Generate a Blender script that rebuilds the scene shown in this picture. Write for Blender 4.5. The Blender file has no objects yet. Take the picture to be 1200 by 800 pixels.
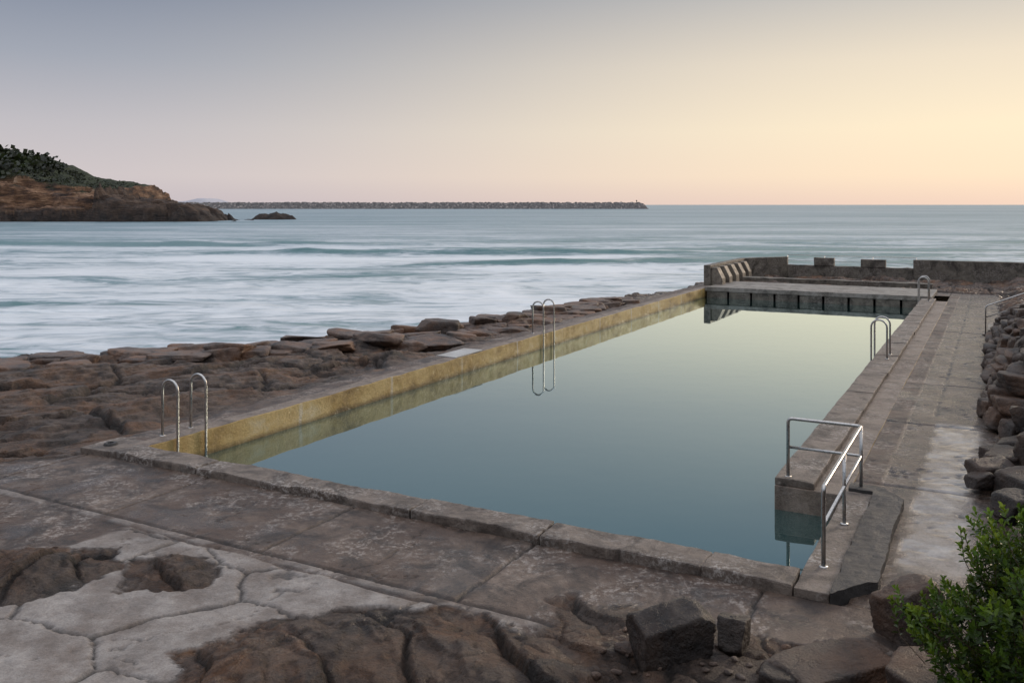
import bpy, bmesh, math, random
import numpy as np
from mathutils import Vector, noise as mn
random.seed(7); rng=np.random.default_rng(7)
sc=bpy.context.scene
sc.view_settings.view_transform='Standard'
sc.view_settings.look='None'; sc.view_settings.exposure=0; sc.view_settings.gamma=1

# ---------------------------------------------------------------- pool frame (metres)
OX,OY=-6.03,14.89
UX,UY=0.477,0.879
VX,VY=0.879,-0.477
def W(U,V,z=0.0): return (OX+U*UX+V*VX, OY+U*UY+V*VY, z)
SEA=-1.3; WATER=-0.45

# ---------------------------------------------------------------- numpy noise
def h2(ix,iy,s):
    n=(ix.astype(np.int64)*374761393+iy.astype(np.int64)*668265263+s*974711+12345)&0xffffffff
    n=((n^(n>>13))*1274126177)&0xffffffff
    n=((n^(n>>15))*2246822519)&0xffffffff
    n=n^(n>>16)
    return n/4294967296.0
def perlin(x,y,s=0):
    ix=np.floor(x);iy=np.floor(y);fx=x-ix;fy=y-iy
    u=fx*fx*fx*(fx*(fx*6-15)+10);v=fy*fy*fy*(fy*(fy*6-15)+10)
    def g(a,b):
        t=h2(ix+a,iy+b,s)*6.2831853
        return np.cos(t)*(fx-a)+np.sin(t)*(fy-b)
    return ((g(0,0)*(1-u)+g(1,0)*u)*(1-v)+(g(0,1)*(1-u)+g(1,1)*u)*v)*1.5
def fbm(x,y,s=0,o=4):
    r=0;a=1;t=0
    for i in range(o):
        r=r+a*perlin(x*2**i+i*17.3,y*2**i-i*9.1,s+i);t+=a;a*=.5
    return r/t*1.3
def voro(x,y,s=0):
    ix=np.floor(x);iy=np.floor(y)
    f1=np.full(x.shape,9.);f2=np.full(x.shape,9.);idn=np.zeros(x.shape);dx1=np.zeros(x.shape);dy1=np.zeros(x.shape)
    for a in(-1,0,1):
        for b in(-1,0,1):
            px=ix+a+.1+.8*h2(ix+a,iy+b,s);py=iy+b+.1+.8*h2(ix+a,iy+b,s+50)
            dx=x-px;dy=y-py;d=np.sqrt(dx*dx+dy*dy)
            c=h2(ix+a,iy+b,s+99)
            near=d<f1
            f2=np.where(near,f1,np.minimum(f2,d))
            f1=np.where(near,d,f1);idn=np.where(near,c,idn);dx1=np.where(near,dx,dx1);dy1=np.where(near,dy,dy1)
    return f1,f2,idn,dx1,dy1
def ss(x,a,b):
    t=np.clip((x-a)/(b-a),0,1);return t*t*(3-2*t)
def sdf(U,V,poly):
    d=np.full(U.shape,1e9);ins=np.zeros(U.shape,bool)
    n=len(poly)
    for i in range(n):
        x1,y1=poly[i];x2,y2=poly[(i+1)%n]
        ex,ey=x2-x1,y2-y1
        t=np.clip(((U-x1)*ex+(V-y1)*ey)/(ex*ex+ey*ey),0,1)
        d=np.minimum(d,np.hypot(U-x1-t*ex,V-y1-t*ey))
        if y1!=y2:
            c=((y1>V)!=(y2>V))&(U<(x2-x1)*(V-y1)/(y2-y1)+x1)
            ins^=c
    return np.where(ins,d,-d)
def rocktex(U,V,su,sv,seed,ang=0.45,steps=4,cw=.07,fa=.10):
    """bedded sandstone: flat slabs with joints, thin terraces, slight tilt"""
    c,s=math.cos(ang),math.sin(ang)
    x=(U*c-V*s);y=(U*s+V*c)
    x=x+.30*fbm(U*.6,V*.6,seed+3,4);y=y+.30*fbm(U*.6,V*.6,seed+8,4)
    f1,f2,i,dx,dy=voro(x/su,y/sv,seed)
    e=f2-f1
    tilt=(np.sin(i*40)*dx*.35+np.cos(i*57)*dy*.35)
    crack=(1-ss(e,0.01,cw))
    h=(np.floor(i*4)/4-.4)*.9+tilt-crack*.5-.05*(1-ss(e,0,.2))
    f=fbm(x*.35,y*.8,seed+20,5)
    t=f*steps+.25*fbm(U*3,V*3,seed+25,3);fl=np.floor(t);q=(fl+ss(t-fl,.85,1.))/steps
    tc=ss(t-fl,.78,.9)*(1-ss(t-fl,.93,1.))
    fine=fbm(U*4,V*6,seed+30,5)
    h=h+1.0*q+.10*f+fa*fine-fa*.8*np.abs(fbm(U*9,V*9,seed+37,3))
    return h,np.clip(crack+.55*tc,0,1)
SHU=[-30,-14,0,4,8.9,10.4,15.2,19.5,28.4,34,60]
SHV=[-18,-16,-14,-10.6,-8,-6.8,-4.6,-3.0,-2.1,-1.3,-1.3]
rockL=[(-3.7,0.2),(-3.76,2.0),(-3.07,3.2),(-3.4,3.75),(-4.28,3.71),(-4.75,3.4),(-5.3,1.5)]
rockM=[(-3.21,3.6),(-2.78,4.1),(-3.05,4.9),(-3.5,4.9),(-3.95,4.2)]
rockC=[(-4.43,5.85),(-3.79,6.05),(-3.07,6.5),(-2.45,7.5),(-2.6,8.37),(-2.85,9.4),(-5.0,9.9),(-6.6,8.4),(-5.3,6.6)]
def ground(U,V):
    n1=fbm(U*.8,V*.8,1,4);n2=fbm(U*2.3,V*2.3,5,4)
    zc=-.11+.014*n1+.008*n2+.004*fbm(U*9,V*9,3,3)
    crack=np.zeros(U.shape);light=np.zeros(U.shape);wet=np.zeros(U.shape);rock=np.zeros(U.shape)
    wob=.03*fbm(U*3,V*3,9,4)
    for vj in(-.8,1.95,4.7,7.45,10.2):
        j=(1-ss(np.abs(V-vj+wob),.008,.03+.02*n2))*((U>-2.3)&(U<-.3))
        crack=np.maximum(crack,j)
    for uj in(4.,8.2,12.4,17.,22.,27.,31.5):
        crack=np.maximum(crack,.8*(1-ss(np.abs(U-uj+wob),.006,.03))*(V>10.1))
    crack=np.maximum(crack,.8*(1-ss(np.abs(V-11.35+wob),.006,.03))*(U>9)*(V>10))
    f1,f2,i,_,_=voro(U/2.6+.25*n2,V/3.1+.25*n1,77)
    crack=np.maximum(crack,.7*(1-ss(f2-f1,.0,.012))*(h2(np.floor(i*999),np.floor(i*555),4)>.3))
    front=(V<9.2)&(U<-1.5)
    st=(1-ss(np.abs(U+2.42+.03*n1),.05,.075))*front
    zc=zc+.018*st;light=np.maximum(light,.5*st*ss(n2+n1*.5,-.35,.1))
    crack=np.maximum(crack,.9*(1-ss(np.abs(U+2.31+.03*n1),.01,.05))*front)
    # old pale concrete
    ll=ss(-U-.12*n1,2.5,2.56)*ss(V+.35*n1,2.5,2.75)*(1-ss(V+.4*n2,8.2,8.5))
    wx=.06*n2+.03*fbm(U*6,V*6,19,3)
    f1,f2,i,_,_=voro(U/1.5+wx,V/1.9+.06*n1,43)
    ck=1-ss(f2-f1,.010,.032)
    crack=np.maximum(crack,ck*ll);zc=zc+ll*(.03+.03*(i-.5))
    light=np.maximum(light,ll*(.7+.3*i))
    zc=zc-.035*crack
    rh,rc=rocktex(U,V,2.4,1.0,11,.9,6)
    rh2,rc2=rocktex(U,V,.9,.5,31,1.1,5)
    zr=np.full(U.shape,-.15)
    for poly,hh in((rockL,.22),(rockM,.06),(rockC,.17)):
        d=sdf(U,V,poly)+.16*n2+.08*fbm(U*6,V*6,60,4)
        m=ss(d,-.02,.03);rock=np.maximum(rock,m)
        zr=np.where(d>-.03,-.11+hh*ss(d,-.05,.8)+.13*(rh+.25)*ss(d,-.05,.3)+.03*rh2,zr)
    lim=-1.75+.12*(V-8.0)+.25*n2
    m=ss(V+.4*n1,8.2,8.5)*ss(lim-U,0,.08)
    zr=np.where((m>0)&(rock<.3),-.14+.08*rh+.05*rh2,zr)
    rock=np.maximum(rock,m)
    # left foreshore
    lim=np.where(U<-.57,-.7+.82*(U+.57),-1.15)+.22*n2+.1*n1
    m=ss(lim-V,0,.06)
    s=V-np.interp(U,SHU,SHV)+1.3*fbm(U*.5,V*.5,70,4)
    rise=ss(s,-.6,.15)
    inl=ss(lim-V,0,1.0)
    big=ss(U,4,9)
    rb,rbc=rocktex(U,V,3.2,1.7,51,-.55,5,.06,.05)
    rs,rsc=rocktex(U,V,1.9,1.1,151,-.4,4,.09,.06)
    shelf=(-1.9+1.80*rise)+(.27*rb*(1-.45*big)+(.04+.20*big)*rs)*rise+.07*fbm(U*.25,V*.25,90,3)
    shelf=-.15*(1-inl)+shelf*inl
    zr=np.where(m>0,shelf,zr);rock=np.maximum(rock,m)
    rck=np.where(V<-.5,np.maximum(rbc,rsc*(.35+.65*big)),np.maximum(rc,rc2*.5))
    wet=np.maximum(wet,m*ss(-s,-2.2,.3)*.9)
    # right bank
    sb=V-12.4+.22*n1+.12*n2
    m=ss(sb,0,.05)
    hU=np.interp(U,[-8,0,4,7,10,13,20,22.5,24,30,36,46],[.6,.35,.3,.4,1.15,1.35,1.0,.45,.2,.12,.15,.3])
    bank=-.1+hU*ss(sb,0,.95)+np.maximum(sb-1.2,0)*.22+(.14+.30*hU)*rh*ss(sb,0,.3)+(.08+.08*hU)*rh2
    zr=np.where(m>0,bank,zr);rock=np.maximum(rock,m)
    m=ss(U,36.1,36.2)
    zf=-.05+.22*rh+.12*rh2-2.2*ss(U,43.6,46)
    zr=np.where((m>0)&(V<12.6)&(V>-.6),zf,zr);rock=np.maximum(rock,m)
    zr=np.where((m>0)&(V>=12.6),zr-2.2*ss(U,43.6,46),zr)
    z=zc*(1-rock)+zr*rock
    z=np.where((U>31.9)&(U<36.15)&(V>-.3)&(V<9.6),-.6,z)
    z=np.where((U>-.45)&(U<3.05)&(V<11.0)&(V>10.0),-.6,z)
    z=z+np.maximum(-(U+6.5),0)*.42*ss(V,-6,4)
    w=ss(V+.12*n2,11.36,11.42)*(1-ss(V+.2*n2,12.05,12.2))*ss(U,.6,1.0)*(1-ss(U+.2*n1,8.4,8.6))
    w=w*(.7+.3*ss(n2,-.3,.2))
    wet=np.maximum(wet,w*(1-rock));light=np.maximum(light,1.*w)  # wet strip also gets pale base colour, painting in part of its bright sky reflection
    pd=ss(n1+.5*n2,.1,.55)*(1-rock)*.65
    wet=np.maximum(wet,pd*((V>10)|(U<-.5))*(light<.3))
    wet=np.maximum(wet,.5*(V>10.9)*(U>-.5)*(1-rock))
    wet=np.maximum(wet,rock*(V>5)*ss(n1+.4*n2,.1,.5)*.6)
    crack=np.where(rock>.5,rck,crack)
    return z,np.clip(rock,0,1),np.clip(light,0,1),np.clip(wet,0,1),np.clip(crack,0,1)

def link(ob,parent=None):
    sc.collection.objects.link(ob)
    if parent: ob.parent=parent
    return ob
def grid_mesh(name,P,mask=None,mat=None,smooth=True,flip=False):
    nu,nv=P.shape[:2]
    me=bpy.data.meshes.new(name)
    idx=np.arange(nu*nv).reshape(nu,nv)
    q=np.stack([idx[:-1,:-1],idx[:-1,1:],idx[1:,1:],idx[1:,:-1]],-1).reshape(-1,4)
    if flip:q=q[:,::-1]
    me.vertices.add(nu*nv);me.vertices.foreach_set('co',P.reshape(-1).astype(np.float32))
    me.loops.add(q.size);me.loops.foreach_set('vertex_index',q.reshape(-1).astype(np.int32))
    me.polygons.add(len(q));me.polygons.foreach_set('loop_start',(np.arange(len(q))*4).astype(np.int32))
    try: me.polygons.foreach_set('loop_total',np.full(len(q),4,np.int32))
    except Exception: pass
    me.update(calc_edges=True)
    me.polygons.foreach_set('use_smooth',np.full(len(me.polygons),smooth))
    if mask is not None:
        ca=me.color_attributes.new('mask','FLOAT_COLOR','POINT')
        ca.data.foreach_set('color',mask.reshape(-1).astype(np.float32))
    if mat:me.materials.append(mat)
    ob=bpy.data.objects.new(name,me);link(ob);return ob
def terrain(name,u0,u1,v0,v1,r,mat):
    us=np.arange(u0,u1+r*.5,r);vs=np.arange(v0,v1+r*.5,r)
    U,V=np.meshgrid(us,vs,indexing='ij')
    z,a,b,c,d=ground(U,V)
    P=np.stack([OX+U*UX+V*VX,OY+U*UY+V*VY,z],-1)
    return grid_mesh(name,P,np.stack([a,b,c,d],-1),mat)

# ---------------------------------------------------------------- materials
def lin(r,g,b):
    f=lambda c:(c/255/12.92) if c/255<=.04045 else ((c/255+.055)/1.055)**2.4
    return (f(r),f(g),f(b),1)
class M:
    def __init__(s,name):
        s.m=bpy.data.materials.new(name);s.m.use_nodes=True;s.nt=s.m.node_tree;s.n=s.nt.nodes
        s.b=s.n['Principled BSDF'];s.out=s.n['Material Output']
        s.pos=s.n.new('ShaderNodeNewGeometry')
    def L(s,a,b): s.nt.links.new(a,b)
    def set(s,i,v):
        if isinstance(v,bpy.types.NodeSocket): s.L(v,i)
        else: i.default_value=v
    def noise(s,scale,detail=6,rough=.6,vec=None,dist=0):
        n=s.n.new('ShaderNodeTexNoise');n.inputs['Scale'].default_value=scale;n.inputs['Detail'].default_value=detail
        n.inputs['Roughness'].default_value=rough;n.inputs['Distortion'].default_value=dist
        s.L(vec if vec else s.pos.outputs['Position'],n.inputs['Vector']);return n.outputs['Fac']
    def mapv(s,scale,rot=(0,0,0)):
        n=s.n.new('ShaderNodeMapping');n.inputs['Scale'].default_value=scale;n.inputs['Rotation'].default_value=rot
        s.L(s.pos.outputs['Position'],n.inputs['Vector']);return n.outputs['Vector']
    def ramp(s,f,stops):
        n=s.n.new('ShaderNodeValToRGB');e=n.color_ramp.elements
        while len(e)>1:e.remove(e[-1])
        e[0].position=stops[0][0];c=stops[0][1];e[0].color=c if hasattr(c,'__len__') else (c,c,c,1)
        for p,c in stops[1:]:
            k=e.new(p);k.color=c if hasattr(c,'__len__') else (c,c,c,1)
        s.L(f,n.inputs['Fac']);return n.outputs['Color']
    def mix(s,f,a,b,mode='MIX'):
        n=s.n.new('ShaderNodeMix');n.data_type='RGBA';n.blend_type=mode
        s.set(n.inputs[0],f);s.set(n.inputs[6],a);s.set(n.inputs[7],b);return n.outputs[2]
    def math(s,op,a,b=0.,c=None,clamp=False):
        n=s.n.new('ShaderNodeMath');n.operation=op;n.use_clamp=clamp
        s.set(n.inputs[0],a);s.set(n.inputs[1],b)
        if c is not None:s.set(n.inputs[2],c)
        return n.outputs[0]
    def bump(s,h,dist,strength=1,prev=None):
        n=s.n.new('ShaderNodeBump');n.inputs['Distance'].default_value=dist;n.inputs['Strength'].default_value=strength
        s.L(h,n.inputs['Height'])
        if prev:s.L(prev,n.inputs['Normal'])
        return n.outputs['Normal']
    def dot(s,v):
        n=s.n.new('ShaderNodeVectorMath');n.operation='DOT_PRODUCT';s.L(s.pos.outputs['Position'],n.inputs[0]);n.inputs[1].default_value=v
        return n.outputs['Value']
def c3(r,g,b):return(r,g,b,1)

def rock_color(m):
    n1=m.noise(.8,7,.62,dist=.4);n2=m.noise(3.5,9,.68);n3=m.noise(30,6,.7)
    base=m.ramp(n2,[(.30,c3(.045,.030,.024)),(.44,c3(.115,.075,.056)),(.56,c3(.20,.135,.100)),(.70,c3(.33,.245,.19))])
    org=m.ramp(n1,[(.46,0.),(.60,1.)])
    base=m.mix(m.math('MULTIPLY',org,.6),base,c3(.32,.145,.06))
    grey=m.ramp(m.noise(1.7,6,.6),[(.5,0.),(.62,1.)])
    base=m.mix(m.math('MULTIPLY',grey,.35),base,c3(.22,.18,.155))
    blk=m.ramp(m.noise(1.1,7,.7,dist=.5),[(.50,0.),(.64,.8)])
    base=m.mix(blk,base,c3(.034,.027,.025))
    base=m.mix(.6,base,m.ramp(n3,[(.3,.3),(.7,1.)]),'MULTIPLY')
    return base,n2,n3
def make_ground_mat():
    m=M('weathered_concrete_and_rock')
    at=m.n.new('ShaderNodeVertexColor');at.layer_name='mask'
    sp=m.n.new('ShaderNodeSeparateColor');m.L(at.outputs['Color'],sp.inputs[0])
    R,G,B=sp.outputs[0],sp.outputs[1],sp.outputs[2];A=at.outputs['Alpha']
    rc,rn2,rn3=rock_color(m)
    n1=m.noise(.55,8,.65,dist=.3);n2=m.noise(2.2,10,.72);n3=m.noise(45,5,.7);n4=m.noise(14,6,.75)
    con=m.ramp(n2,[(.34,c3(.060,.041,.030)),(.5,c3(.155,.107,.080)),(.64,c3(.29,.22,.175))])
    con=m.mix(m.ramp(n1,[(.40,0.),(.56,.8)]),con,c3(.105,.062,.042))
    lich=m.math('MULTIPLY',m.ramp(n4,[(.5,0.),(.60,1.)]),m.ramp(m.noise(.9,6,.6),[(.46,0.),(.57,.9)]))
    con=m.mix(lich,con,c3(.42,.36,.32))
    dk=m.ramp(m.noise(1.6,8,.72,dist=.8),[(.47,0.),(.62,.9)])
    con=m.mix(dk,con,c3(.036,.025,.021))
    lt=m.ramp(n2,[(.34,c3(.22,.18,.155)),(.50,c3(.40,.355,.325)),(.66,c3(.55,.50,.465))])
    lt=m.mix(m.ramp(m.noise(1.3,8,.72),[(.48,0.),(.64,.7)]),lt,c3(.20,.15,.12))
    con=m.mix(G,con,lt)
    con=m.mix(.5,con,m.ramp(n3,[(.3,.3),(.65,1.)]),'MULTIPLY')
    col=m.mix(R,con,rc)
    col=m.mix(m.math('MULTIPLY',A,.85),col,c3(.018,.014,.012))
    col=m.mix(m.math('MULTIPLY',B,m.math('SUBTRACT',.4,m.math('MULTIPLY',G,.40))),col,c3(.04,.033,.030))
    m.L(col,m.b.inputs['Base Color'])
    rr=m.math('ADD',m.math('MULTIPLY',n2,.5),.25)
    rr=m.math('SUBTRACT',rr,m.math('MULTIPLY',B,.46),clamp=True)
    rr=m.math('MAXIMUM',rr,.06)
    m.L(rr,m.b.inputs['Roughness'])
    dry=m.math('SUBTRACT',1.,m.math('MULTIPLY',B,.9))
    h=m.math('MULTIPLY',m.math('ADD',m.math('MULTIPLY',n3,.35),m.math('ADD',n2,m.math('MULTIPLY',n4,.6))),dry)
    nb=m.bump(h,.04,.9)
    hr=m.math('MULTIPLY',m.math('ADD',rn2,m.math('MULTIPLY',rn3,.25)),R)
    m.L(m.bump(hr,.13,1.,nb),m.b.inputs['Normal'])
    return m.m
def make_rock_mat(name='sandstone_rock',dark=1.,gloss=0.):
    m=M(name);c,n2,n3=rock_color(m)
    c=m.mix(1.,c,(dark,dark,dark*1.03,1),'MULTIPLY')
    m.L(c,m.b.inputs['Base Color']);m.L(m.ramp(n2,[(.3,.3-gloss),(.7,.65-gloss)]),m.b.inputs['Roughness'])
    m.L(m.bump(m.math('ADD',n2,m.math('MULTIPLY',n3,.25)),.09,1.),m.b.inputs['Normal']);return m.m
def make_conc(name,a,b,stain=(.07,.055,.045),pale=.3,wall=False,dirt=.6):
    m=M(name)
    n1=m.noise(.9,8,.65,dist=.3);n2=m.noise(4,10,.72);n3=m.noise(50,5,.7);n4=m.noise(17,6,.75)
    c=m.mix(m.ramp(n2,[(.35,0.),(.65,1.)]),a+(1,),b+(1,))
    c=m.mix(m.ramp(n1,[(.45,0.),(.65,.8)]),c,stain+(1,))
    lich=m.math('MULTIPLY',m.ramp(n4,[(.48,0.),(.58,1.)]),m.ramp(m.noise(.9,4,.6),[(.46,0.),(.58,pale*2)]))
    c=m.mix(lich,c,c3(.47,.42,.38))
    c=m.mix(m.ramp(m.noise(1.9,8,.75,dist=.6),[(.46,0.),(.62,dirt)]),c,(stain[0]*.35,stain[1]*.35,stain[2]*.35,1))
    if wall:
        nn=m.n.new('ShaderNodeVectorMath');nn.operation='DOT_PRODUCT';m.L(m.pos.outputs['True Normal'],nn.inputs[0]);nn.inputs[1].default_value=(VX,VY,0)
        face=m.math('ABSOLUTE',nn.outputs['Value']);face=m.ramp(face,[(.5,0.),(.8,1.)])
        drip=m.noise(1.,8,.68,vec=m.mapv((.75,.75,1.1)))
        oc=m.ramp(drip,[(.34,c3(.20,.12,.035)),(.46,c3(.46,.30,.10)),(.58,c3(.62,.44,.18)),(.72,c3(.66,.56,.36))])
        u=m.math('ADD',m.dot((UX,UY,0)),m.math('MULTIPLY',m.noise(2.,3),.12))
        fr=m.math('FRACT',m.math('DIVIDE',u,3.1))
        j=m.ramp(m.math('ABSOLUTE',m.math('SUBTRACT',fr,.5)),[(0.,1.),(.010,1.),(.018,0.)])
        oc=m.mix(m.math('MULTIPLY',j,m.ramp(m.noise(.6,2),[(.4,.1),(.6,.8)])),oc,c3(.68,.62,.52))
        z=m.dot((0,0,1))
        damp=m.ramp(m.math('ADD',m.math('ADD',z,.5),m.math('MULTIPLY',drip,.2)),[(.16,1.),(.27,0.)])
        oc=m.mix(m.math('MULTIPLY',damp,.8),oc,c3(.085,.055,.018))
        c=m.mix(face,c,oc)
    c=m.mix(.45,c,m.ramp(n3,[(.3,.35),(.65,1.)]),'MULTIPLY')
    m.L(c,m.b.inputs['Base Color']);m.L(m.ramp(n2,[(.3,.35),(.7,.75)]),m.b.inputs['Roughness'])
    m.L(m.bump(m.math('ADD',n2,m.math('ADD',m.math('MULTIPLY',n3,.3),m.math('MULTIPLY',n4,.5))),.04,.9),m.b.inputs['Normal'])
    return m.m
def make_steel():
    m=M('stainless_steel');m.b.inputs['Metallic'].default_value=1
    n=m.noise(25,5,.6);m.L(m.ramp(n,[(.3,c3(.42,.40,.38)),(.7,c3(.62,.61,.60))]),m.b.inputs['Base Color'])
    m.L(m.ramp(n,[(.3,.22),(.7,.4)]),m.b.inputs['Roughness']);return m.m
def make_pool_water():
    m=M('pool_water')
    n=m.noise(.25,3,.5)
    df=m.n.new('ShaderNodeBsdfDiffuse');gl=m.n.new('ShaderNodeBsdfGlossy');gl.inputs['Roughness'].default_value=.02
    gl.inputs['Color'].default_value=(.84,.97,.98,1)
    m.L(m.ramp(n,[(.3,c3(.022,.054,.054)),(.7,c3(.032,.066,.064))]),df.inputs['Color'])
    nb=m.bump(m.noise(1.1,2,.5),.004,.35)
    fr=m.n.new('ShaderNodeFresnel');fr.inputs['IOR'].default_value=1.33
    for x in(df,gl,fr):m.L(nb,x.inputs['Normal'])
    f=m.ramp(fr.outputs[0],[(.02,.08),(.08,.28),(.13,.38),(.25,.60),(.5,.90),(1.,1.)])
    mx=m.n.new('ShaderNodeMixShader');m.L(f,mx.inputs[0]);m.L(df.outputs[0],mx.inputs[1]);m.L(gl.outputs[0],mx.inputs[2])
    m.L(mx.outputs[0],m.out.inputs['Surface']);return m.m
def make_sea():
    m=M('sea_water')
    at=m.n.new('ShaderNodeVertexColor');at.layer_name='mask'
    sp=m.n.new('ShaderNodeSeparateColor');m.L(at.outputs['Color'],sp.inputs[0])
    v1=m.mapv((.026,.070,1),(0,0,.12));v2=m.mapv((.20,.42,1),(0,0,-.18));v3=m.mapv((.0035,.02,1))
    a=m.noise(1.,5,.55,vec=v1,dist=1.2);b=m.noise(1.,8,.68,vec=v2,dist=2.2);c=m.noise(1.,7,.7,vec=v3,dist=.2)
    y=m.dot((0,1,0))
    near=m.ramp(m.math('DIVIDE',y,400.),[(.05,1.),(.22,.9),(.40,.4),(1.,.10)])
    f=m.math('ADD',m.math('MULTIPLY',a,.54),m.math('MULTIPLY',b,.46))
    f=m.math('ADD',f,m.math('MULTIPLY',sp.outputs[0],.10))
    f=m.math('SUBTRACT',f,m.math('MULTIPLY',sp.outputs[1],.22))
    f=m.math('ADD',f,m.math('MULTIPLY',sp.outputs[2],.18))
    foam=m.ramp(f,[(.46,.0),(.51,.25),(.57,.72),(.65,1.)])
    foam=m.math('MULTIPLY',foam,near)
    deep=m.ramp(c,[(.32,c3(.115,.205,.245)),(.5,c3(.22,.315,.365)),(.68,c3(.42,.48,.53))])
    teal=m.ramp(f,[(.41,1.),(.52,0.)])
    deep=m.mix(m.math('MULTIPLY',teal,near),deep,c3(.062,.185,.19))
    col=m.mix(foam,deep,c3(.90,.93,.96))
    m.L(col,m.b.inputs['Base Color'])
    m.b.inputs['Roughness'].default_value=.33;m.b.inputs['IOR'].default_value=1.33
    v4=m.mapv((.12,.5,1));d=m.noise(1.,7,.65,vec=v4)
    nb=m.bump(c,5.,.5);nb=m.bump(a,1.4,.6,nb)
    m.L(m.bump(d,.5,.7,nb),m.b.inputs['Normal']);return m.m

GM=make_ground_mat()
ROCK=make_rock_mat();DARKROCK=make_rock_mat('dark_basalt_rock',.27,.12)
KERB=make_conc('kerb_concrete',(.16,.12,.095),(.33,.27,.225),stain=(.105,.073,.055),pale=.5,dirt=.75)
TAR=make_conc('dark_aggregate_kerb',(.035,.032,.031),(.085,.078,.074),stain=(.04,.036,.035),pale=.08)
WALLM=make_conc('pool_wall_concrete',(.22,.165,.125),(.36,.29,.24),stain=(.15,.10,.075),wall=True)
SLAB=make_conc('spillway_concrete',(.27,.24,.21),(.44,.405,.365),stain=(.17,.14,.11))
BACK=make_conc('sea_wall_concrete',(.14,.12,.095),(.27,.235,.19),stain=(.085,.065,.05),pale=.25,dirt=.8)
PALE=make_conc('pale_slab',(.5,.5,.5),(.65,.65,.64),stain=(.4,.38,.36),dirt=.2)
STEEL=make_steel()

# ---------------------------------------------------------------- terrain
terrain('ground',-6.5,-.5,-14,20,.027,GM)
terrain('rock_shelf',-.5,34.5,-22,-.34,.055,GM)
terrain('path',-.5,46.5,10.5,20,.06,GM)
terrain('spillway_rocks',34.5,46.5,-4,10.5,.08,GM)
terrain('hillside',-44.5,-6.5,-40,40,.4,GM)
terrain('bank_hill',-6.5,46.5,20,50,.4,GM)
terrain('foreshore',-6.5,-.5,-34,-14,.3,GM)

# ---------------------------------------------------------------- sea, pool water
ys=np.concatenate([[-400,-200,-100,-50,-20],np.arange(4,170,.5),np.geomspace(171,60000,90)])
xs=np.concatenate([-np.geomspace(150,60000,30)[::-1],np.arange(-148,149,1.2),np.geomspace(150,60000,30)])
Yg,Xg=np.meshgrid(ys,xs,indexing='ij')
fade=(1-ss(np.abs(Yg),120,165))*(1-ss(np.abs(Xg),110,145))
TE=0*Xg;FO=0*Xg
def crest(yc,amp,wd,x0,x1,sk):
    global TE,FO
    yy=Yg-(yc+sk*Xg+4*fbm(Xg*.03,Xg*0+yc,7,2))
    env=ss(Xg,x0-12,x0+6)*(1-ss(Xg,x1-8,x1+14))*(.75+.5*fbm(Xg*.15,Yg*.1,9,3))
    TE=np.maximum(TE,env*np.exp(-((yy+wd*.4)/(wd*.8))**2)*min(1,amp*2.2))
    FO=np.maximum(FO,env*np.exp(-((yy+wd*3.2)/(wd*1.6))**2)*min(1,amp*2.2))
    return amp*env*np.where(yy<0,np.exp(-(yy/wd)**2),np.exp(-(yy/(wd*2.2))**2))
zz=SEA+fade*(.16*fbm(Xg*.05,Yg*.12,5,3)+crest(98,.6,2.6,-28,14,.05)+crest(80,.5,2.2,-2,16,.03)+crest(118,.4,3,-75,-20,-.03)+crest(50,.28,1.8,-40,-18,.1)+crest(62,.3,1.8,-60,-30,-.05))
ax=Xg-OX;ay=Yg-OY;Ug=ax*UX+ay*UY;Vg=ax*VX+ay*VY
dsh=np.interp(Ug,SHU,SHV)-Vg
shore=np.exp(-np.clip(dsh,0,99)/4.)*((Ug<38)&(Yg>0))
shore=np.maximum(shore,.55*np.exp(-((Yg-66)/26.)**2)*ss(Xg,-62,-35)*(1-ss(Xg,4,22)))
grid_mesh('sea',np.stack([Xg,Yg,zz],-1),np.stack([shore,TE,FO,0*TE+1],-1),make_sea(),flip=True)
me=bpy.data.meshes.new('pool_water')
me.from_pydata([W(-.1,-.1,WATER),W(-.1,10.6,WATER),W(32.1,10.6,WATER),W(32.1,-.1,WATER)],[],[(3,2,1,0)])
me.materials.append(make_pool_water());link(bpy.data.objects.new('pool_water',me))
me.update()
if me.polygons[0].normal.z<0: me.flip_normals()

# ---------------------------------------------------------------- solids
def prism_bm(bm,pts,z0,z1,bev=.015,step=.4,jit=.006,seed=0):
    b=bmesh.new()
    lo=[b.verts.new(W(u,v,z0)) for u,v in pts];hi=[b.verts.new(W(u,v,z1)) for u,v in pts]
    n=len(pts)
    b.faces.new(hi);b.faces.new(lo[::-1])
    for i in range(n):b.faces.new((lo[i],lo[(i+1)%n],hi[(i+1)%n],hi[i]))
    bmesh.ops.recalc_face_normals(b,faces=b.faces)
    if bev:bmesh.ops.bevel(b,geom=list(b.edges),offset=bev,segments=2,affect='EDGES',profile=.6)
    if step:
        us=[p[0] for p in pts];vs=[p[1] for p in pts]
        for k in range(1,int((max(us)-min(us))/step)):
            bmesh.ops.bisect_plane(b,geom=b.verts[:]+b.edges[:]+b.faces[:],plane_co=W(min(us)+k*step,0),plane_no=(UX,UY,0))
        for k in range(1,int((max(vs)-min(vs))/step)):
            bmesh.ops.bisect_plane(b,geom=b.verts[:]+b.edges[:]+b.faces[:],plane_co=W(0,min(vs)+k*step),plane_no=(VX,VY,0))
    if jit:
        for v in b.verts:
            d=mn.noise_vector(v.co*1.7+Vector((seed,0,0)))*jit+mn.noise_vector(v.co*9)*jit*.5
            v.co+=d
    tmp=bpy.data.meshes.new('t');b.to_mesh(tmp);b.free();bm.from_mesh(tmp);bpy.data.meshes.remove(tmp)
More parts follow.
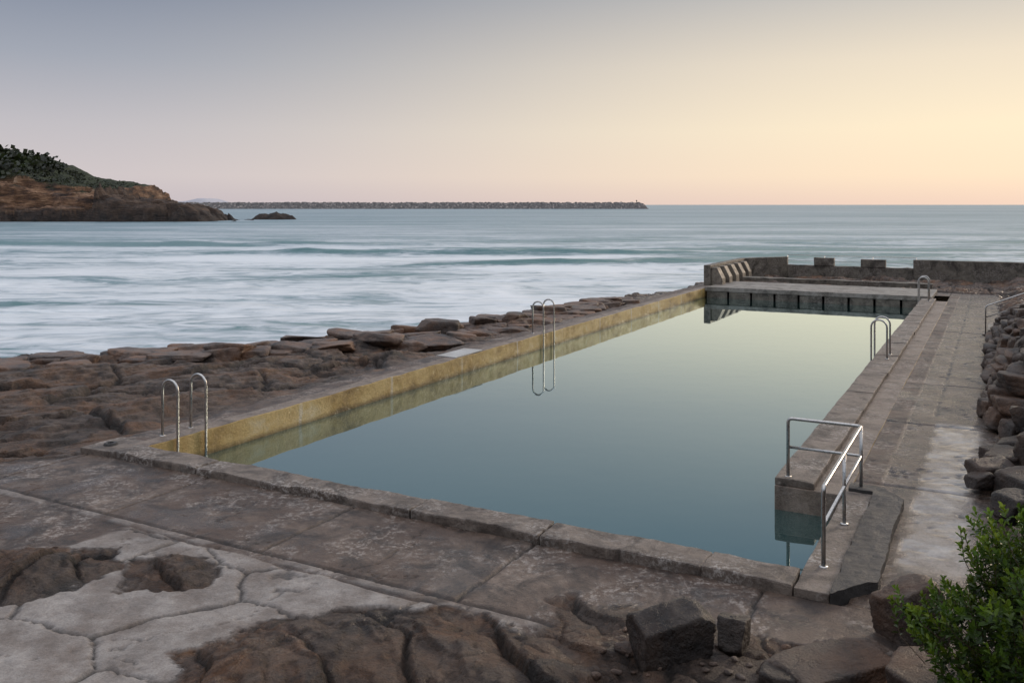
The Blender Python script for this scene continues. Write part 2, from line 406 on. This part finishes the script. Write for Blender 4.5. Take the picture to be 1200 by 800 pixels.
def fin(name,bm,mat,parent=None,smooth=False):
    me=bpy.data.meshes.new(name);bm.to_mesh(me);bm.free()
    if smooth:
        for p in me.polygons:p.use_smooth=True
    me.materials.append(mat)
    ob=bpy.data.objects.new(name,me)
    co=np.zeros(len(me.vertices)*3);me.vertices.foreach_get('co',co);c=co.reshape(-1,3)
    if parent is None:
        o=(c.min(0)+c.max(0))/2;me.vertices.foreach_set('co',(c-o).reshape(-1));ob.location=o
    link(ob,parent);return ob
def rect(u0,u1,v0,v1):return[(u0,v0),(u1,v0),(u1,v1),(u0,v1)]
def solid(name,pts,z0,z1,mat,**k):
    bm=bmesh.new();prism_bm(bm,pts,z0,z1,**k);return fin(name,bm,mat)

solid('pool_wall',rect(-.06,33.4,-.36,0),-2.2,0,WALLM,step=.2,jit=.018,bev=.025)
solid('pool_wall',rect(3.15,32.0,9.52,10.52),-2.2,-.1,WALLM,step=.5,jit=.008)
bm=bmesh.new();u=3.17;k=0
while u<32:
    l=random.uniform(2.2,3.2);l=min(l,32.05-u)
    prism_bm(bm,rect(u,u+l-.012,9.515,10.08+random.uniform(-.01,.01)),-.102,random.uniform(-.008,.01),seed=k,bev=.02,step=.25,jit=.015);u+=l;k+=1
fin('pool_kerb',bm,KERB)
bm=bmesh.new();v=-.34;k=0
while v<10.4:
    l=min(random.uniform(1.5,2.2),10.5-v)
    if 10.5-v-l<.5:l=10.5-v
    prism_bm(bm,rect(-.5+random.uniform(-.015,.015),0,v,v+l-.014),-.7,random.uniform(-.012,.008),seed=k,bev=.025,step=.08,jit=.024);v+=l;k+=1
fin('pool_kerb',bm,KERB)
bm=bmesh.new();prism_bm(bm,[(-.55,-1.0),(.25,-1.0),(.25,-.37),(-.5,-.37)],-.4,-.02,jit=.012);
fin('corner_slab',bm,KERB)
bm=bmesh.new()
ring=[]
for r,z in((.05,-.04),(.05,.012),(.10,.012),(.12,-.03)):
    ring.append([bm.verts.new(W(-.2+r*math.cos(a*math.pi/12),-.7+r*math.sin(a*math.pi/12),z)) for a in range(24)])
for a,b in zip(ring,ring[1:]):
    for i in range(24):bm.faces.new((a[i],a[(i+1)%24],b[(i+1)%24],b[i]))
bm.faces.new(ring[0])
fin('drain_ring',bm,TAR)
solid('step_ledge',rect(-.48,3.14,10.5,10.87),-1.5,-.03,KERB,jit=.012,step=.12)
solid('dark_kerb',[(-.5,10.9),(.0,11.27),(3.0,11.27),(3.45,10.95),(3.45,10.54),(3.17,10.54),(3.14,10.88),(-.5,10.88)],-.5,.0,TAR,bev=0,step=.06,jit=.03)
bm=bmesh.new()
for i in range(4):prism_bm(bm,rect(.02,3.13,9.55+i*.24,9.79+i*.24 if i<3 else 10.49),-2,-1.35+i*.25,jit=0,step=0,bev=.01)
fin('pool_steps',bm,SLAB)

solid('pale_plate',rect(9.6,11.0,-.62,-.02),.003,.035,PALE,jit=.004)

bm=bmesh.new()
prism_bm(bm,rect(32.03,32.38,0.0,9.9),-.13,.07,jit=.012,step=.4)
prism_bm(bm,rect(32.4,36.1,0.05,9.9),-.1,.05,jit=.012,step=.6)
fin('spillway_platform',bm,SLAB)
bm=bmesh.new();v=.1
while v<9.7:
    prism_bm(bm,rect(32.06,32.6,v,min(v+.98,9.85)),-1.6,-.133,jit=.006,step=0);v+=1.08
fin('spillway_face',bm,BACK)
solid('spillway_back_face',rect(32.7,33.0,0.05,9.9),-1.6,-.14,TAR,jit=0)
bm=bmesh.new()
prism_bm(bm,rect(37.6,38.1,.4,9.6),-.3,.16,jit=.03,step=.3)
fin('concrete_step',bm,BACK)
bm=bmesh.new()
prism_bm(bm,rect(33.6,40.4,-.5,-.16),-1.6,1.0,jit=.02,step=.5,bev=.03)
prism_bm(bm,[(40.42,-.5),(40.42,-.16),(42.75,1.72),(43.05,1.72),(43.05,1.35)],-1.6,1.0,jit=.02,bev=.02,step=.5)
prism_bm(bm,rect(42.76,43.06,1.74,8.35),-1.6,.55,jit=.05,step=.3)
prism_bm(bm,rect(42.72,43.1,3.2,4.28),.555,1.0,jit=.02)
prism_bm(bm,rect(42.72,43.1,5.7,6.98),.555,.97,jit=.02)
prism_bm(bm,rect(42.72,43.1,8.36,22),-1.6,1.02,jit=.02,step=.6)
fin('sea_wall',bm,BACK)
bm=bmesh.new()
for i in range(5):
    u=33.7+i*1.35
    b=bmesh.new()
    pr=[(-.155,-.3),(.42,-.3),(.40,.35),(.12,.88),(-.155,.88)]
    A=[b.verts.new(W(u,v,z)) for v,z in pr];B=[b.verts.new(W(u+.62,v,z)) for v,z in pr]
    b.faces.new(A);b.faces.new(B[::-1])
    for k in range(5):b.faces.new((A[k],A[(k+1)%5],B[(k+1)%5],B[k]))
    bmesh.ops.recalc_face_normals(b,faces=b.faces);bmesh.ops.bevel(b,geom=list(b.edges),offset=.02,segments=1,affect='EDGES')
    t=bpy.data.meshes.new('t');b.to_mesh(t);b.free();bm.from_mesh(t);bpy.data.meshes.remove(t)
fin('wall_buttresses',bm,make_conc('buttress_concrete',(.20,.17,.13),(.32,.27,.215),stain=(.12,.09,.07)))

bm=bmesh.new()
for i in range(4):
    prism_bm(bm,rect(21.9,23.5,12.1+i*.32,13.9),-.2+(.0 if i==0 else -.1+.17*i),-.12+.17*(i+1),jit=.008,step=0,bev=.02)
fin('stairs',bm,SLAB)

# ---------------------------------------------------------------- tubes
def round_path(pts,r,n=6,closed=False):
    out=[];P=[Vector(p) for p in pts]
    for i,p in enumerate(P):
        if i in(0,len(P)-1):out.append(p);continue
        a=(P[i-1]-p);b=(P[i+1]-p);ra=min(r,a.length*.49,b.length*.49)
        a=a.normalized();b=b.normalized();ang=a.angle(b)
        if ang>3.1:out.append(p);continue
        s=p+a*ra;e=p+b*ra
        for k in range(n+1):
            t=k/n;out.append((s*(1-t)+p*t)*(1-t)+(p*(1-t)+e*t)*t)
    return out
def tube(bm,path,r,seg=12):
    path=[Vector(p) for p in path];rings=[]
    t0=(path[1]-path[0]).normalized();nrm=t0.orthogonal().normalized()
    for i,p in enumerate(path):
        if i==0:t=path[1]-path[0]
        elif i==len(path)-1:t=path[-1]-path[-2]
        else:t=(path[i+1]-p).normalized()+(p-path[i-1]).normalized()
        t.normalize();nrm=(nrm-t*nrm.dot(t)).normalized();bn=t.cross(nrm)
        rings.append([bm.verts.new(p+(nrm*math.cos(a)+bn*math.sin(a))*r) for a in [2*math.pi*k/seg for k in range(seg)]])
    for a,b in zip(rings,rings[1:]):
        for i in range(seg):bm.faces.new((a[i],a[(i+1)%seg],b[(i+1)%seg],b[i]))
    bm.faces.new(rings[0][::-1]);bm.faces.new(rings[-1])
def flange(bm,p,r=.05):
    tube(bm,[Vector(p)+Vector((0,0,-.01)),Vector(p)+Vector((0,0,.012))],r,16)
def empty(name,loc):
    e=bpy.data.objects.new(name,None);e.location=(0,0,0);link(e);return e
def ladder(u,gap,vo,vi,h=1.0):
    e=empty('pool_ladder',W(u,vo))
    sgn=1 if vi>vo else -1
    for k,uu in enumerate((u,u+gap)):
        b=bmesh.new()
        rad=abs(vi-vo)/2
        pts=[Vector(W(uu,vo,-.15)),Vector(W(uu,vo,h-rad))]
        for a in range(1,13):
            t=math.pi*a/12
            pts.append(Vector(W(uu,(vo+vi)/2-sgn*rad*math.cos(t),h-rad+rad*math.sin(t))))
        pts.append(Vector(W(uu,vi,-.2)));pts.append(Vector(W(uu,vi,-1.5)))
        tube(b,pts,.024);flange(b,W(uu,vo,.0))
        fin('grab_rail_%d'%(k+1),b,STEEL,e,True)
    b=bmesh.new()
    for z in(-.6,-.9,-1.2):
        tube(b,[W(u,vi,z),W(u+gap,vi,z)],.02)
    fin('rungs',b,STEEL,e,True)
    return e
ladder(.55,.62,-.33,.045,.98)
ladder(14.6,.75,-.33,.045,1.0)
ladder(14.9,.75,9.86,9.475,1.0)
ladder(30.6,.7,9.86,9.475,1.0)
e=empty('handrail',W(3.3,10.7))
b=bmesh.new()
for zz_,nm in((.86,0),(.45,1)):
    if nm==0:
        p=[W(3.33,9.68,-.02),W(3.33,9.68,.86),W(3.33,10.69,.86),W(.22,10.69,.86),W(.22,10.69,-.05)]
        tube(b,round_path(p,.07),.025)
    else:
        p=[W(3.33,9.68,.44),W(3.33,10.69,.44),W(.22,10.69,.44)]
        tube(b,round_path(p,.06),.021)
tube(b,[W(3.33,10.69,-.12),W(3.33,10.69,.86)],.024)
tube(b,[W(1.75,10.69,-.05),W(1.75,10.69,.85)],.022)
for p in(W(3.33,9.68,.0),W(3.33,10.69,-.02),W(.22,10.69,-.03),W(1.75,10.69,-.03)):flange(b,p)
fin('rails',b,STEEL,e,True)
e=empty('handrail',W(22,12.3));b=bmesh.new()
tube(b,round_path([W(21.8,12.05,-.1),W(21.8,12.05,.8),W(21.8,14.6,1.9),W(21.8,14.6,.8)],.08),.022)
tube(b,[W(21.8,12.05,.45),W(21.8,14.6,1.5)],.018)
tube(b,[W(21.8,13.2,.3),W(21.8,13.2,1.3)],.02)
fin('rails',b,STEEL,e,True)
e=empty('railing',W(43,2));b=bmesh.new()
for v in(1.7,3.75,6.3,8.5):tube(b,[W(42.9,v,.4),W(42.9,v,1.14)],.02,6)
tube(b,[W(42.9,1.7,1.12),W(42.9,8.5,1.12)],.015,6)
tube(b,[W(42.9,1.7,.8),W(42.9,8.5,.8)],.010,6)
fin('rails',b,STEEL,e,True)

# ---------------------------------------------------------------- boulders
def boulder_into(bm,c,size,seed,sub=4,rot=0,box=0.,tilt=0.):
    b=bmesh.new();bmesh.ops.create_icosphere(b,subdivisions=sub,radius=1)
    r=random.Random(seed);pl=[]
    if box:
        for n in((1,0,0),(-1,0,0),(0,1,0),(0,-1,0),(0,0,1),(0,0,-1)):
            n=(Vector(n)+Vector((r.gauss(0,1),r.gauss(0,1),r.gauss(0,1)))*.14).normalized()
            pl.append((n,box*r.uniform(.9,1.1)))
        for _ in range(4):
            n=Vector((r.gauss(0,1),r.gauss(0,1),r.gauss(0,.5))).normalized();pl.append((n,r.uniform(.66,.82)))
    else:
        for _ in range(11):
            n=Vector((r.gauss(0,1),r.gauss(0,1),r.gauss(0,1))).normalized();pl.append((n,r.uniform(.5,.8)))
    cr,sr=math.cos(rot),math.sin(rot);tx,ty=r.gauss(0,1)*tilt,r.gauss(0,1)*tilt
    for v in b.verts:
        n=v.co.normalized();R=1.
        for pn,o in pl:
            d=n.dot(pn)
            if d>.05:R=min(R,o/d)
        R*=1+.05*mn.fractal(n*2.2+Vector((seed,0,0)),1,2,5)+.025*mn.noise(n*11+Vector((0,seed,0)))
        p=n*R*1.15;p=Vector((p.x*size[0],p.y*size[1],p.z*size[2]))
        p.z+=p.x*tx+p.y*ty
        v.co=Vector((p.x*cr-p.y*sr,p.x*sr+p.y*cr,p.z))+Vector(c)
    t=bpy.data.meshes.new('t');b.to_mesh(t);b.free();bm.from_mesh(t);bpy.data.meshes.remove(t)
def boulder(name,c,size,seed,mat,rot=0,sub=5,box=0.,tilt=0.):
    bm=bmesh.new();boulder_into(bm,c,size,seed,sub,rot,box,tilt);return fin(name,bm,mat,None,True)
BR=make_rock_mat('brown_rock',.55)
boulder('boulder',(1.42,8.15,.08),(.42,.32,.30),3,DARKROCK,.3,5,.62)
boulder('boulder',(2.07,8.35,.02),(.20,.18,.20),8,DARKROCK,1.0,5,.62)
boulder('boulder',(3.78,8.5,.10),(.34,.30,.36),17,BR,.4,5,.64)
boulder('boulder',(2.85,7.85,-.12),(.75,.36,.20),29,BR,.35,5,.62)
boulder('boulder',(3.5,7.4,.0),(.5,.4,.26),33,BR,.5,5,.62)
boulder('boulder',(2.35,7.75,-.10),(.30,.22,.16),35,DARKROCK,.9,4,.62)
for i,(u,v,s) in enumerate(((4.6,12.3,.36),(5.3,12.55,.42),(3.9,12.75,.45),(6.2,12.7,.40),(5.0,13.2,.6),(6.9,12.95,.5),(3.2,12.6,.3),(2.6,13.1,.45),(7.6,12.7,.35),(6.0,13.5,.6),(4.2,12.15,.2),(3.5,13.5,.5),(5.8,12.35,.25),(1.6,12.75,.35),(.8,12.9,.4),(7.2,13.4,.6),(8.4,12.75,.45))):
    boulder('dark_rock',W(u,v,.02+s*.22+(.25 if v>12.9 else 0)),(s*1.1,s*.9,s*.66),40+i,DARKROCK,i*.8,4,.60,.15)
# jointed rock face beside the path: stacked angular blocks, one mass
bm=bmesh.new();r=random.Random(77);u=8.6;i=0
while u<21.4:
    hmax=float(np.interp(u,[8.6,10,13,20,21.5],[.35,1.05,1.25,.95,.4]));z=-.08;lv=0
    while z<hmax:
        h=r.uniform(.16,.34);wd=r.uniform(.45,.8)
        boulder_into(bm,W(u+r.uniform(-.2,.2),12.62+.16*lv+r.uniform(-.08,.08),z+h*.5),(wd*.8,.62,h*.86),900+i,4,math.atan2(UY,UX)+r.gauss(0,.12),.62,.08)
        z+=h*.92;lv+=1;i+=1
    u+=r.uniform(.45,.62)
fin('rock_face',bm,BR,None,True)
# jointed sandstone slabs lying on the shelf towards the water
bm=bmesh.new();r=random.Random(31);i=0
for k in range(150):
    u=r.uniform(1.5,26);vs=float(np.interp(u,SHU,SHV));v=vs+r.uniform(.1,1.0)**1.3*min(3.2,(-1.4-vs)*.9)
    if v>-1.5:continue
    z=float(ground(np.array([[u]]),np.array([[v]]))[0][0,0])
    if z<-.9:continue
    s=r.uniform(.45,1.05);h=r.uniform(.10,.24)
    boulder_into(bm,W(u,v,z+h*.15),(s,s*r.uniform(.5,.75),h),1500+k,4,.15+r.gauss(0,.18),.64,.06)
fin('shelf_slabs',bm,ROCK,None,True)
for i,(x,y,a,b_,c_) in enumerate(((-2.4,29.3,.85,.5,.26),(-1.0,30.6,.6,.45,.2),(.1,31.6,.6,.5,.22))):
    boulder('shelf_boulder',(x,y,.0),(a,b_,c_+.04),70+i,BR,i*.5,4,.64,.1)
bm=bmesh.new();r=random.Random(5)
for i in range(170):
    u=r.uniform(-3.6,-1.0);v=r.uniform(9.2,13.2)
    if u>-1.75+.12*(v-8)-.1 and v<12.2:continue
    s=r.uniform(.015,.05)*(1.9 if r.random()<.12 else 1)
    z=float(ground(np.array([[u]]),np.array([[v]]))[0][0,0])
    boulder_into(bm,W(u,v,z+s*.3),(s*1.3,s,s*.75),i+200,2,r.uniform(0,6))
fin('loose_stones',bm,ROCK,None,True)

# ---------------------------------------------------------------- bush
def make_leaf():
    m=M('bush_leaf')
    oi=m.n.new('ShaderNodeVertexColor');oi.layer_name='tint'
    m.L(oi.outputs['Color'],m.b.inputs['Base Color']);m.b.inputs['Roughness'].default_value=.38
    tr=m.n.new('ShaderNodeBsdfTranslucent');m.L(oi.outputs['Color'],tr.inputs['Color'])
    mx=m.n.new('ShaderNodeMixShader');mx.inputs[0].default_value=.3
    m.L(m.b.outputs[0],mx.inputs[1]);m.L(tr.outputs[0],mx.inputs[2]);m.L(mx.outputs[0],m.out.inputs['Surface']);return m.m
def bush(name,c,rad,nshoots,seed,leaf=.062):
    r=random.Random(seed);verts=[];faces=[];cols=[]
    e=empty(name,c);tw=bmesh.new();c=Vector(c)
    for i in range(nshoots):
        d=Vector((r.gauss(0,1),r.gauss(0,1),abs(r.gauss(0,1))*.9-.15)).normalized()
        lump=1+.32*mn.noise(d*2.1+Vector((seed,0,0)))+.16*mn.noise(d*6)
        f=r.uniform(.45,1.)**.5*lump
        tip=c+Vector((d.x*rad[0],d.y*rad[1],d.z*rad[2]))*f
        up=(d*.6+Vector((0,0,.8))+Vector((r.gauss(0,.25),r.gauss(0,.25),0))).normalized()
        ln=r.uniform(.10,.26)
        base=tip-up*ln
        if r.random()<.3:tube(tw,[base-up*.15-d*.15,base,tip],.0035,4)
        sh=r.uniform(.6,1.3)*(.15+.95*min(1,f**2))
        yel=r.random()
        nl=r.randint(9,14)
        for k in range(nl):
            t=k/nl;a=k*2.4+r.uniform(-.3,.3)
            o=up.orthogonal().normalized();b=up.cross(o)
            side=(o*math.cos(a)+b*math.sin(a))
            ld=(side*(1.0-.55*t)+up*(.25+.9*t)).normalized()
            p=base+up*ln*t
            L=leaf*r.uniform(.75,1.25)*(1.1-.35*t);wv=ld.cross(up)
            if wv.length<.01:continue
            wv=wv.normalized()*L*.27
            nn=wv.cross(ld).normalized()
            q=len(verts)
            verts+= [p,p+ld*L*.35+wv*.9+nn*.006,p+ld*L*.75+wv*.85+nn*.004,p+ld*L-nn*.008,p+ld*L*.75-wv*.85+nn*.004,p+ld*L*.35-wv*.9+nn*.006,p+ld*L*.5-nn*.004]
            for fa in((0,1,6),(1,2,6),(2,3,6),(3,4,6),(4,5,6),(5,0,6)):faces.append(tuple(q+x for x in fa))
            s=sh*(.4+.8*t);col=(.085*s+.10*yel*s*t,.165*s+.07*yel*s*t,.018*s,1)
            cols+=[col]*7
    for i in range(14):
        a=r.uniform(0,6.28);g=Vector((c.x+.15*math.cos(a),c.y+.15*math.sin(a),-.1))
        t=c+Vector((math.cos(a)*rad[0]*.6,math.sin(a)*rad[1]*.6,r.uniform(-.1,.5)*rad[2]))
        tube(tw,[g,(g+t)/2+Vector((0,0,.1)),t],.012,6)
    me=bpy.data.meshes.new('leaves');me.from_pydata([tuple(v) for v in verts],[],faces)
    ca=me.color_attributes.new('tint','FLOAT_COLOR','POINT');ca.data.foreach_set('color',np.array(cols,np.float32).reshape(-1))
    me.materials.append(LEAF);link(bpy.data.objects.new('leaves',me),e)
    fin('branches',tw,TWIG,e)
LEAF=make_leaf()
mt=M('twig_bark');mt.b.inputs['Base Color'].default_value=(.09,.06,.035,1);mt.b.inputs['Roughness'].default_value=.8;TWIG=mt.m
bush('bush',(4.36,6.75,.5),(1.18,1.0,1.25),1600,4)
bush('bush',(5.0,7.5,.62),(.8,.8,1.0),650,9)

# ---------------------------------------------------------------- headland
def make_headland():
    m=M('headland_cliff')
    at=m.n.new('ShaderNodeVertexColor');at.layer_name='mask'
    sp=m.n.new('ShaderNodeSeparateColor');m.L(at.outputs['Color'],sp.inputs[0])
    n=m.noise(1.,7,.7,vec=m.mapv((.12,.12,.5)));n2=m.noise(.35,7,.7)
    c=m.ramp(n,[(.38,c3(.04,.026,.022)),(.48,c3(.16,.082,.046)),(.58,c3(.37,.21,.12)),(.70,c3(.50,.34,.23))])
    low=m.ramp(n2,[(.35,c3(.020,.017,.017)),(.65,c3(.085,.058,.046))])
    c=m.mix(sp.outputs[1],c,low)
    g=m.ramp(n2,[(.35,c3(.010,.017,.008)),(.55,c3(.032,.044,.016)),(.7,c3(.07,.07,.028))])
    c=m.mix(sp.outputs[0],c,g)
    m.L(c,m.b.inputs['Base Color']);m.b.inputs['Roughness'].default_value=.85
    m.L(m.bump(n,3.5,1.),m.b.inputs['Normal']);return m.m
HM=make_headland()
xs=np.arange(-330,-88,.6);ysr=np.arange(268,372,.6)
X,Y=np.meshgrid(xs,ysr,indexing='ij')
XS=5.
top=np.interp(X+XS,[-330,-200,-162,-149,-138,-127.8,-126,-113,-99,-93.5,-90],[32,27,19.5,14,12,10.8,6,5.0,2.8,.8,-2.5])
lowp=np.interp(X+XS,[-330,-166,-128,-113,-99,-93,-90],[5,5,4.,5.0,2.8,.8,-2.5])
nz=fbm(X*.06,Y*.06,3,5);nz2=fbm(X*.22,Y*.22,8,4)
ff=Y-278-6*nz-2.5*nz2
f1,f2,ci,_,_=voro(X/4+nz2,Y/3.5,6)
step1=ss(ff,0,4);step2=ss(ff,11,14)*.5+ss(ff,18,21)*.28+ss(ff,24,48)*.22
z=-3+(lowp*.6+3)*step1+(ff>0)*(ci-.5)*2.0*(1-step2)+np.maximum(top-lowp*.6,0)*step2+.9*nz2+1.0*nz*step2
z=z-(top+4)*ss(ff,60,85)
tipm=(X+XS>-128)
z=np.where(tipm,-3+(top+3)*ss(ff,0,7)*(1-ss(ff,25,40))+(1.2*nz2+(ci-.5)*2.4)*ss(ff,0,4),z)
gx=np.gradient(z,.6,axis=0);gy=np.gradient(z,.6,axis=1);sl=np.hypot(gx,gy)
veg=ss(z+2*nz2,top*.62,top*.62+1.5)*ss(-sl,-1.6,-.7)*(X+XS<-129)*(z>8)
veg=np.maximum(veg,ss(z+2*nz,12,14)*(X+XS<-150))
low=ss(-z,-4.0,-1.5)
mask=np.stack([veg,np.maximum(low,tipm*.8),0*z,0*z+1],-1)
P=np.stack([X,Y,z],-1)
grid_mesh('headland',P,mask,HM,flip=True)
verts=[];faces=[];cols=[];r=random.Random(3)
vi=np.argwhere((veg>.5))
for k in range(2800):
    i,j=vi[r.randrange(len(vi))]
    if Y[i,j]>325:continue
    p=Vector(P[i,j]);big=(.5+1.5*ss(np.array(-p.x),148,175))*r.uniform(.5,1.3)
    sh=r.uniform(.4,1.3)
    for q in range(12):
        o=Vector((r.gauss(0,.8),r.gauss(0,.8),abs(r.gauss(0,.5))))*big
        a=Vector((r.gauss(0,1),r.gauss(0,1),r.gauss(0,1))).normalized()*big*.42
        b=a.orthogonal().normalized()*big*.38
        n=len(verts);c=p+o;verts+=[tuple(c-a),tuple(c+b),tuple(c+a),tuple(c-b)];faces.append((n,n+1,n+2,n+3))
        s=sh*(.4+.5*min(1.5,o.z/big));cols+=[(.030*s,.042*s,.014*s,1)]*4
me=bpy.data.meshes.new('headland_shrubs');me.from_pydata(verts,[],faces)
ca=me.color_attributes.new('tint','FLOAT_COLOR','POINT');ca.data.foreach_set('color',np.array(cols,np.float32).reshape(-1))
me.materials.append(LEAF);link(bpy.data.objects.new('headland_shrubs',me))
xs=np.arange(-97,-74,.3);ysr=np.arange(318,334,.3)
X,Y=np.meshgrid(xs,ysr,indexing='ij')
e_=1-np.sqrt(((X+86.5)/7.8)**2+((Y-326)/5)**2)
z=-2.6+3.7*np.clip(e_+.15,0,1)**.45+1.0*fbm(X*.3,Y*.3,2,5)
grid_mesh('sea_rock',np.stack([X,Y,z],-1),np.stack([0*z,0*z+1,0*z,0*z+1],-1),HM,flip=True)
xs=np.arange(-470,175,1.2);ysr=np.arange(1130,1170,1.2)
X,Y=np.meshgrid(xs,ysr,indexing='ij')
f1,f2,ci,_,_=voro(X/3.2,Y/3.2,9)
w=1-np.abs(Y-1150)/17
z=-3+9.6*np.clip(w*1.5,0,1)+(ci-.5)*2.2-1.2*(1-ss(f2-f1,0,.3))
z=np.where(X>165,z-6*(X-165)/8,z)
bw=M('breakwater_rock');n=bw.noise(.35,6,.7)
bw.L(bw.ramp(n,[(.35,c3(.11,.105,.11)),(.55,c3(.19,.175,.17)),(.65,c3(.50,.43,.40))]),bw.b.inputs['Base Color']);bw.b.inputs['Roughness'].default_value=.8
grid_mesh('breakwater',np.stack([X,Y,z],-1),None,bw.m,flip=True,smooth=False)
b=bmesh.new();tube(b,[(160,1150,5),(160,1150,9)],.4,8);tube(b,[(160,1150,8.5),(160,1150,10)],.8,8);tube(b,[(140,1150,5),(140,1150,8.5)],.4,6)
fin('beacon',b,BACK)
xs=np.arange(-1700,-1150,10.);ysr=np.arange(3900,4300,20.)
X,Y=np.meshgrid(xs,ysr,indexing='ij')
prof=np.interp(X,[-1700,-1560,-1450,-1400,-1370,-1310,-1250,-1150],[6,14,22,33,30,12,6,-4])
z=-4+(prof+4)*ss(Y,3900,3990)*(1-ss(Y,4200,4300))+3*fbm(X*.01,Y*.01,4,4)
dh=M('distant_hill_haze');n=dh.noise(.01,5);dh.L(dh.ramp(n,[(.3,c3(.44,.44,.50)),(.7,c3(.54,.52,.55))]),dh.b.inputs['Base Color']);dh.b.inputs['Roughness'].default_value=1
grid_mesh('distant_hill',np.stack([X,Y,z],-1),None,dh.m,flip=True)

# ---------------------------------------------------------------- world
SUN_EL=math.radians(4);SUN_AZ=math.radians(48)
w=bpy.data.worlds.new('World');sc.world=w;w.use_nodes=True;nt=w.node_tree;nd=nt.nodes;nd.clear()
out=nd.new('ShaderNodeOutputWorld');bg=nd.new('ShaderNodeBackground');nt.links.new(bg.outputs[0],out.inputs[0])
tc=nd.new('ShaderNodeTexCoord');sx=nd.new('ShaderNodeSeparateXYZ');nt.links.new(tc.outputs['Generated'],sx.inputs[0])
def wramp(src,stops):
    n=nd.new('ShaderNodeValToRGB');e=n.color_ramp.elements
    while len(e)>1:e.remove(e[-1])
    e[0].position=stops[0][0];e[0].color=stops[0][1]
    for p,c in stops[1:]:
        k=e.new(p);k.color=c
    nt.links.new(src,n.inputs[0]);return n.outputs[0]
zz1=sx.outputs['Z']
HI=[(.36,lin(136,153,170)),(.48,lin(165,178,195)),(.7,(.88,.90,.98,1)),(1,(1.05,1.08,1.16,1))]
RL=wramp(zz1,[(0,lin(197,188,194)),(.03,lin(207,198,200)),(.08,lin(194,190,195)),(.15,lin(162,167,179)),(.22,lin(133,142,160))]+HI)
RR=wramp(zz1,[(0,lin(240,212,194)),(.03,lin(253,229,200)),(.08,lin(254,236,205)),(.15,lin(238,224,202)),(.22,lin(200,196,190))]+HI)
mr=nd.new('ShaderNodeMapRange');mr.interpolation_type='SMOOTHSTEP';nt.links.new(sx.outputs['X'],mr.inputs['Value'])
mr.inputs['From Min'].default_value=-.5;mr.inputs['From Max'].default_value=.5
mx=nd.new('ShaderNodeMix');mx.data_type='RGBA';nt.links.new(mr.outputs[0],mx.inputs[0]);nt.links.new(RL,mx.inputs[6]);nt.links.new(RR,mx.inputs[7])
sky=nd.new('ShaderNodeTexSky');sky.sky_type='NISHITA';sky.sun_disc=False;sky.sun_elevation=SUN_EL;sky.sun_rotation=SUN_AZ
ad=nd.new('ShaderNodeMix');ad.data_type='RGBA';ad.blend_type='ADD';ad.inputs[0].default_value=.003
nt.links.new(mx.outputs[2],ad.inputs[6]);nt.links.new(sky.outputs[0],ad.inputs[7])
nt.links.new(ad.outputs[2],bg.inputs[0]);bg.inputs[1].default_value=1.0
sd=bpy.data.lights.new('sun','SUN');sd.energy=1.2;sd.angle=math.radians(14);sd.color=(1,.80,.60)
so=bpy.data.objects.new('sun',sd);link(so)
el=math.radians(13)
d=Vector((math.sin(SUN_AZ)*math.cos(el),math.cos(SUN_AZ)*math.cos(el),math.sin(el)))
so.rotation_euler=d.to_track_quat('Z','Y').to_euler()
# ---------------------------------------------------------------- camera (level, rise/fall lens)
cd=bpy.data.cameras.new('camera');co=bpy.data.objects.new('camera',cd);link(co)
co.location=(0,0,4);co.rotation_euler=(math.radians(90),0,0)
cd.sensor_width=36;cd.lens=36*1050/1200;cd.shift_y=-160/1200
cd.clip_start=.1;cd.clip_end=120000
sc.camera=co
